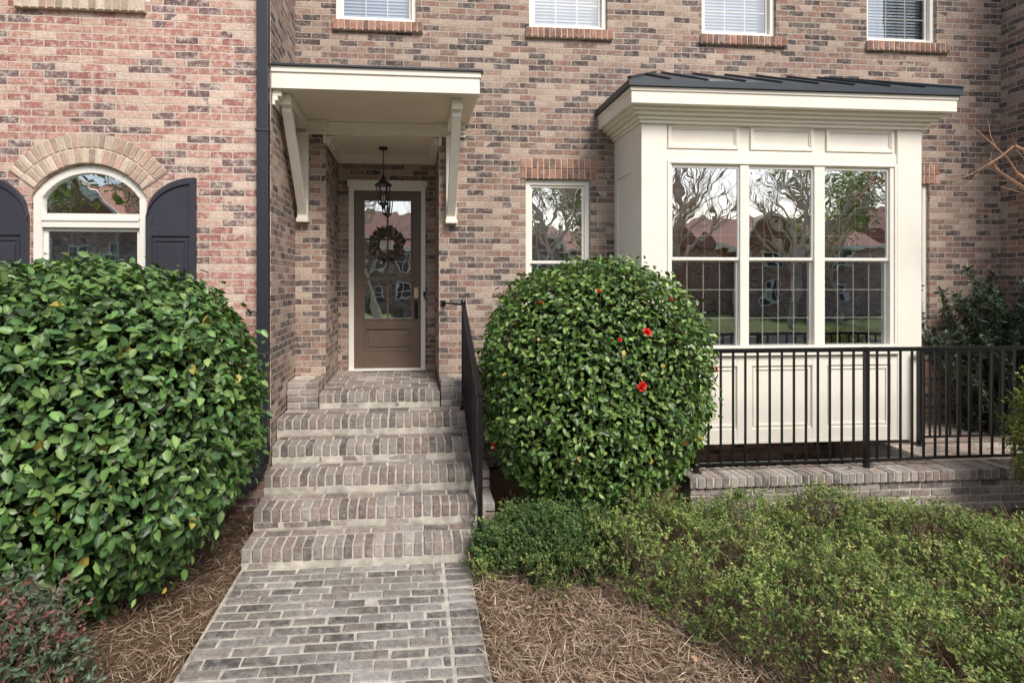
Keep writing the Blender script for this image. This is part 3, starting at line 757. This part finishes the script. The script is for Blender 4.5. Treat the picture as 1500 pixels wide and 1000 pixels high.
def top(x,y):
    edge=1.0
    for dx,dy in((0.18,0),(-0.18,0),(0,0.18),(0,-0.18),(0.1,0.1),(-0.1,-0.1)):
        if not inside(x+dx,y+dy): edge-=0.13
    hgt=0.29+0.15*hmap(x*1.5,y*1.5)+0.09*hmap(x*5+2,y*5)
    return max(0.03,hgt*edge)
while len(pts)<12800:
    x=rg.uniform(0.45,6.2); y=rg.uniform(1.6,4.75)
    if not inside(x,y): continue
    g=hmap(x*3.4+5,y*3.6)+0.35*hmap(x*9,y*9+2)
    if g<-0.26 and rg.random()<0.85: continue
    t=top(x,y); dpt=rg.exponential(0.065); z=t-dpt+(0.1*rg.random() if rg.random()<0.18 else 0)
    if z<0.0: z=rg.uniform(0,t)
    pts.append((x,y,z)); sprig_shades.append(max(0.4,1-2.6*dpt)*(1+0.3*hmap(x*2.3,y*2.7+3)))  # painted depth shade times patchy tone variation
G3=[S(116,136,72),S(136,154,84),S(96,118,64),S(150,164,94),S(124,144,80),S(86,108,60),S(158,160,100)]
sprigs('low_shrubs',pts,sprig_shades,G3,0.025,12,rg,spread=0.09)
tw=MB()
for i in range(4200):
    x=rg.uniform(0.5,6); y=rg.uniform(1.6,4.7)
    if not inside(x,y): continue
    t=top(x,y); a=rg.uniform(0,6.28); r=rg.uniform(0.05,0.25)
    tw.tube((x,y,0),(x+math.cos(a)*r,y+math.sin(a)*r,t*rg.uniform(0.6,1.25)),0.004,0.002,3,cap=False)
tw.make('understory_twigs',M_twig,bpy.data.objects['low_shrubs'])
pts=[];sprig_shades=[]
for i in range(2600):
    a=rg.uniform(0,6.28); r=rg.random()**0.5; x=1.1+0.65*r*math.cos(a); y=4.2+0.36*r*math.sin(a); t=0.36*(1-r**3*0.7)+0.08*hmap(x*6,y*6)
    dpt=rg.exponential(0.06); pts.append((x,y,max(0.02,t-dpt))); sprig_shades.append(max(0.4,1-2.5*dpt))
sprigs('low_shrub',pts,sprig_shades,[S(82,106,60),S(68,94,54),S(96,120,70)],0.027,12,rg)
pts=[];sprig_shades=[]
for i in range(2200):
    d=unit(rg.normal(size=3)); d[2]=abs(d[2]); k=1-rg.exponential(0.16)
    pts.append((-1.98+0.44*d[0]*k,2.72+0.34*d[1]*k,0.12+0.62*d[2]*k)); sprig_shades.append(max(0.4,k))
sprigs('reddish_shrub',pts,sprig_shades,[S(98,114,88),S(118,98,86),S(140,96,88),S(90,110,82),S(112,128,108)],0.032,10,rg,up=0.6,spread=0.12)
pts=[];sprig_shades=[]
for i in range(3600):
    d=unit(rg.normal(size=3)); k=1-rg.exponential(0.12)
    pts.append((5.88+0.6*d[0]*k,4.35+0.36*d[1]*k,max(0.03,0.80+0.72*d[2]*k))); sprig_shades.append(max(0.4,1-3*(1-k)))
sprigs('boxwood_shrub',pts,sprig_shades,[S(134,148,70),S(112,132,60),S(150,160,84)],0.028,10,rg)
hp=empty('holly_plant'); m=MB(); P=[];D=[]
for i in range(46):
    x=7.12+rg.uniform(-0.42,0.36); y=6.1+rg.uniform(-0.3,0.25); z=0.42; pos=np.array([x,y,z]); dr=unit(np.array([rg.uniform(-0.3,0.15),rg.uniform(-0.15,0.1),1.0]))
    for s in range(rg.integers(8,16)):
        nx=pos+dr*0.15; m.tube(pos,nx,0.008,0.006,5); 
        for k in range(24): P.append(pos+(nx-pos)*rg.random()+rg.normal(size=3)*0.014); D.append(unit(rg.normal(size=3)+dr*0.3))
        pos=nx; dr=unit(dr+rg.normal(size=3)*0.14)
P=np.array(P);D=np.array(D);n=len(P)
leafmesh('leaves',P,unit(rg.normal(size=(n,3))+np.array([0,-0.3,0.6])),D,rg.uniform(0.05,0.09,n),rg.uniform(0.02,0.034,n),np.array([S(60,80,60)[:3]]*n)*rg.uniform(0.5,1.5,(n,1)),M_leaf,hp)
m.make('stems',M_twig,hp)

# ---------------------------------------------------------------- trees
def tree(name,base,h,r,levels,seed,mat,lean=(0,0),leaf=None,first=0.35):
    rgx=random.Random(seed); m=MB(); tips=[]
    def br(p,d,ln,rad,lev):
        segs=4; q=Vector(p); dd=Vector(d)
        for s in range(segs):
            nd=(dd+Vector((rgx.gauss(0,0.12),rgx.gauss(0,0.12),rgx.gauss(0.03,0.08)))).normalized()
            nq=q+nd*ln/segs; ra=rad*(1-0.5*s/segs); rb=rad*(1-0.5*(s+1)/segs)
            m.tube(q,nq,ra,rb,7 if lev<2 else 4,cap=False); q=nq; dd=nd
            if lev<levels and s>=1:
                for k in range(2):
                    a=rgx.uniform(0,6.28); perp=Vector((math.cos(a),math.sin(a),rgx.uniform(0.1,0.7)))
                    br(q,(dd*0.75+perp*0.7).normalized(),ln*rgx.uniform(0.5,0.72),rb*0.6,lev+1)
        tips.append(q)
        if lev<levels: br(q,(dd+Vector((rgx.gauss(0,0.3),rgx.gauss(0,0.3),0.1))).normalized(),ln*0.6,rad*0.5,lev+1)
    br(base,Vector((lean[0],lean[1],1)).normalized(),h*first,r,0)
    e=empty(name); m.make('trunk_and_limbs',mat,e)
    if leaf:
        T=np.array([tuple(t) for t in tips]); k=18; P=np.repeat(T,k,0)+rng.normal(size=(len(T)*k,3))*0.35; n=len(P)
        leafmesh('foliage',P,unit(rng.normal(size=(n,3))+[0,0,0.5]),unit(rng.normal(size=(n,3))),rng.uniform(0.1,0.2,n),rng.uniform(0.08,0.14,n),np.array([leaf[:3]]*n)*rng.uniform(0.6,1.3,(n,1)),M_leaf2,e,simple_=True)
M_bark=simple('tree_bark',S(200,186,166),0.9,0.1,0.2,6,0.6,0.01)
M_crape=simple('crape_bark',S(176,140,112),0.8,0.1,0.15,6)
for i,(x,y,h,lf) in enumerate([(7,-13,14,None),(12.5,-15,16,None),(18,-13.5,14,None),(-9,-15,13,S(110,130,72)),(26,-20,14,S(130,146,84)),(-2,-17,14,None),(15,-21,16,None),(-20,-18,14,S(106,124,70)),(2.5,-15,12,None),(10,-20,15,S(150,156,104))]):
    tree('street_tree',(x,y,0),h,0.22,3,30+i,M_bark,leaf=lf)
cm=empty('crape_myrtle_tree'); m=MB(); rgx=random.Random(5)
m.tube((7.3,4.6,0),(7.15,4.75,1.8),0.05,0.04,8); m.tube((7.15,4.75,1.8),(7.2,4.9,3.1),0.04,0.028,8); m.tube((7.3,4.6,0.2),(7.7,4.6,3.6),0.04,0.02,8)
def tw_(p,d,ln,r,lev):
    p=Vector(p);d=Vector(d).normalized()
    for s in range(4):
        nd=(d+Vector((rgx.gauss(0,.16),rgx.gauss(0,.12),rgx.gauss(0.02,.14)))).normalized(); q=p+nd*ln/4; m.tube(p,q,r,r*0.85,6,cap=False); p=q;d=nd;r*=0.85
        if lev<2 and s>0: tw_(p,d+Vector((rgx.gauss(0,.7),rgx.gauss(0,.4),rgx.gauss(0.2,.6))),ln*0.45,r*0.6,lev+1)
tw_((7.2,4.9,3.1),(-1,0.25,0.5),1.4,0.03,0); tw_((7.15,4.75,2.4),(-0.9,0.3,0.85),1.5,0.028,0); tw_((7.2,4.9,2.8),(-0.8,0.1,0.3),0.9,0.02,0); tw_((7.2,4.9,3.1),(0.1,0.1,1),1.2,0.02,0)
m.make('branches',M_crape,cm)

# ---------------------------------------------------------------- wreath
P=[];Nn=[];D=[];Ls=[];C=[]; wx,wy,wz=-0.35,7.50,2.705
wp=[S(112,104,92),S(88,78,74),S(136,122,106),S(84,78,68),S(100,86,80),S(70,62,58)]
for i in range(460):
    a=random.uniform(0,6.283); r=random.uniform(0.10,0.19); rad=np.array([math.cos(a),0,math.sin(a)]); tan=np.array([-math.sin(a),0,math.cos(a)])
    P.append(np.array([wx,wy-random.uniform(0,0.04),wz])+rad*r); D.append(unit(rad*0.75+tan*0.75+rng.normal(size=3)*0.2)); Nn.append(unit(np.array([0,-1,0])+rng.normal(size=3)*0.5)); Ls.append(random.uniform(0.07,0.115)); C.append(random.choice(wp)[:3])
Ls=np.array(Ls); wr=leafmesh('wreath',np.array(P),np.array(Nn),np.array(D),Ls,Ls*0.3,np.array(C),leaf_mat('dried_leaf',0.8,0.0,0.2))
m=MB()
for k in range(4):
    for i in range(40):
        f=lambda t:(wx+(0.135+0.012*math.cos(5*t+k))*math.cos(t),wy-0.01+0.012*math.sin(5*t+k*1.5),wz+(0.135+0.012*math.cos(5*t+k))*math.sin(t))
        m.tube(f(2*math.pi*i/40),f(2*math.pi*(i+1)/40),0.006,0.006,5,cap=False)
m.make('vine_ring',M_twig,wr)

# ---------------------------------------------------------------- pine straw
n=42000
xs=[];ys=[]
while len(xs)<n:
    k=rg.random()
    if k<0.62: x=rg.uniform(0.43,3.0); y=rg.uniform(1.9,4.7)
    elif k<0.8: x=rg.uniform(-2.6,-1.25); y=rg.uniform(1.8,5.2)
    else: x=rg.uniform(3.0,6.4); y=rg.uniform(3.2,4.8)
    if x>-1.29 and x<0.45 and rg.random()<0.985: continue
    xs.append(x); ys.append(y)
xs=np.array(xs);ys=np.array(ys)
a=rg.uniform(0,6.28,n); cl=0.02+0.02*np.sin(xs*5+1)*np.sin(ys*6)
onp=(xs>-1.29)&(xs<0.45)
P=np.stack([xs,ys,np.where(onp,0.018,0.012+np.abs(cl)+rg.random(n)*0.025)],1); D=np.stack([np.cos(a),np.sin(a),np.where(onp,0,rg.normal(0,0.12,n))],1)
pal=np.array([x[:3] for x in(S(182,156,128),S(202,180,152),S(156,128,104),S(124,100,80),S(216,194,168),S(166,146,126))])
leafmesh('pine_straw',P,unit(np.stack([rg.normal(0,.3,n),rg.normal(0,.3,n),np.ones(n)],1)),D,rg.uniform(0.06,0.17,n),rg.uniform(0.003,0.0055,n),pal[rg.integers(6,size=n)]*rg.uniform(0.6,1.05,(n,1)),M_straw,simple_=True)
n=200; P=np.stack([rg.uniform(0.45,3.2,n),rg.uniform(2.2,4.2,n),rg.uniform(0.04,0.07,n)],1); 
P2=np.stack([rg.uniform(3.8,6.4,n),rg.uniform(3.7,4.8,n),rg.uniform(0.04,0.07,n)],1); P3=np.stack([rg.uniform(2.6,5,12),rg.uniform(4.82,5.05,12),np.full(12,zt+0.006)],1)
P=np.concatenate([P,P2,P3]); n=len(P)
leafmesh('fallen_leaves',P,unit(rg.normal(size=(n,3))*0.3+[0,0,1]),unit(rg.normal(size=(n,3))),rg.uniform(0.03,0.06,n),rg.uniform(0.02,0.035,n),np.array([S(160,130,108)[:3]]*n)*rg.uniform(0.5,1.3,(n,1)),M_straw)

# ---------------------------------------------------------------- ground & street
m=MB(); m.quad((-300,-300,-0.03),(300,-300,-0.03),(300,300,-0.03),(-300,300,-0.03)); m.make('ground',M_ground)
m=MB()
def bed(x0,x1,y0,y1):
    nx=int((x1-x0)/0.06);ny=int((y1-y0)/0.06)
    vs=[(x0+(x1-x0)*i/nx,y0+(y1-y0)*j/ny,0.0+0.03*noise.noise(Vector((x0+(x1-x0)*i/nx,y0+(y1-y0)*j/ny,0))*4)+0.012) for j in range(ny+1) for i in range(nx+1)]
    fs=[(j*(nx+1)+i,j*(nx+1)+i+1,(j+1)*(nx+1)+i+1,(j+1)*(nx+1)+i) for j in range(ny) for i in range(nx)]
    m.add(vs,fs)
bed(0.437,9,-0.9,5.6); bed(-9,-1.303,-0.9,5.39)
m.make('mulch_bed',M_ground,smooth=True,recalc=False)
m=MB(); m.box(-60,60,-2.9,-1.2,-0.15,0.0); m.make('sidewalk',M_conc)
m=MB(); m.box(-60,60,-3.05,-2.9,-0.2,0.005); m.box(-60,60,-10.15,-10,-0.2,0.005); m.make('kerb',M_conc)
m=MB(); m.quad((-60,-10,-0.026),(60,-10,-0.026),(60,-3.05,-0.026),(-60,-3.05,-0.026)); m.make('road',M_asph)
m=MB(); m.quad((-60,-60,-0.022),(60,-60,-0.022),(60,-10.15,-0.022),(-60,-10.15,-0.022)); m.make('lawn',M_grass)
M_pane=simple('dark_pane',S(50,60,74),0.1,0.8)
def far_house(x,y,w,dp,h,rh,mat):
    e=empty('brick_house'); m=MB(); m.box(x,x+w,y-dp,y,0,h); m.make('walls',mat,e)
    m=MB(); m.prism([(y+0.4,h),(y-dp-0.4,h),(y-dp/2,h+rh)],'x',x-0.4,x+w+0.4)
    gw=w*0.34; m.prism([(x+w*0.1-0.3,h),(x+w*0.1+gw+0.3,h),(x+w*0.1+gw/2,h+rh*0.8)],'y',y-dp/2,y+1.2)
    m.make('roof',M_shing,e)
    m=MB(); m.box(x+w*0.1,x+w*0.1+gw,y,y+0.9,0,h); m.make('gable_bay',mat,e)
    f=MB(); g=MB()
    f.box(x-0.4,x+w+0.4,y+0.41,y+0.5,h-0.25,h)
    ax,bx,cx_,t_=x+w*0.1-0.35,x+w*0.1+gw+0.35,x+w*0.1+gw/2,h+rh*0.82
    f.bar((ax,y+1.25,h),(cx_,y+1.25,t_),0.1,0.28); f.bar((bx,y+1.25,h),(cx_,y+1.25,t_),0.1,0.28)
    for zz in(0.9,3.2):
        if zz+1.4>h: continue
        k=x+0.8
        while k<x+w-1.4:
            yy=y+0.9 if x+w*0.1-0.2<k+0.5<x+w*0.1+gw else y
            frame(f,k,k+1.1,zz,zz+1.35,yy+0.001,yy+0.08,0.1); f.box(k+0.1,k+1.0,yy+0.01,yy+0.06,zz+0.62,zz+0.68); f.box(k+0.52,k+0.58,yy+0.01,yy+0.055,zz+0.1,zz+1.25); g.quad((k+0.05,yy+0.03,zz+0.05),(k+1.05,yy+0.03,zz+0.05),(k+1.05,yy+0.03,zz+1.3),(k+0.05,yy+0.03,zz+1.3)); k+=2.0
    f.make('window_frames',M_white2,e); g.make('windows',M_pane,e,recalc=False)
far_house(6,-27,11,9,4.6,2.2,M_main); far_house(21,-25,12,9,4.8,2.4,M_left); far_house(-8,-26,11,9,5,3,M_main); far_house(36,-26,14,9,5,3.2,M_left); far_house(-24,-26,13,9,6,3.2,M_left)

# ---------------------------------------------------------------- light
el=math.radians(46); az=math.radians(158)
wd=bpy.data.worlds.new('World'); scene.world=wd; wd.use_nodes=True; nt=wd.node_tree
sk=nt.nodes.new('ShaderNodeTexSky'); sk.sky_type='NISHITA'; sk.sun_disc=False; sk.sun_elevation=el; sk.sun_rotation=az; sk.dust_density=3.0; sk.air_density=1.0
nt.links.new(sk.outputs[0],nt.nodes['Background'].inputs[0]); nt.nodes['Background'].inputs[1].default_value=0.15
sd=bpy.data.lights.new('sun','SUN'); sd.energy=3.3; sd.angle=math.radians(22); sd.color=(1.0,0.965,0.92)
so=bpy.data.objects.new('sun',sd); scene.collection.objects.link(so)
sv=Vector((math.sin(az)*math.cos(el),math.cos(az)*math.cos(el),math.sin(el)))
so.rotation_euler=(-sv).to_track_quat('-Z','Y').to_euler(); so.location=sv*30

# ---------------------------------------------------------------- camera
cd=bpy.data.cameras.new('camera'); cd.sensor_width=36; cd.lens=36*808/1500; cd.shift_x=77/1500; cd.shift_y=-85/1500; cd.clip_end=800; cd.clip_start=0.05
co=bpy.data.objects.new('camera',cd); scene.collection.objects.link(co); co.location=(0,0,2.18); co.rotation_euler=(math.radians(90),0,-math.atan(0.085)); scene.camera=co
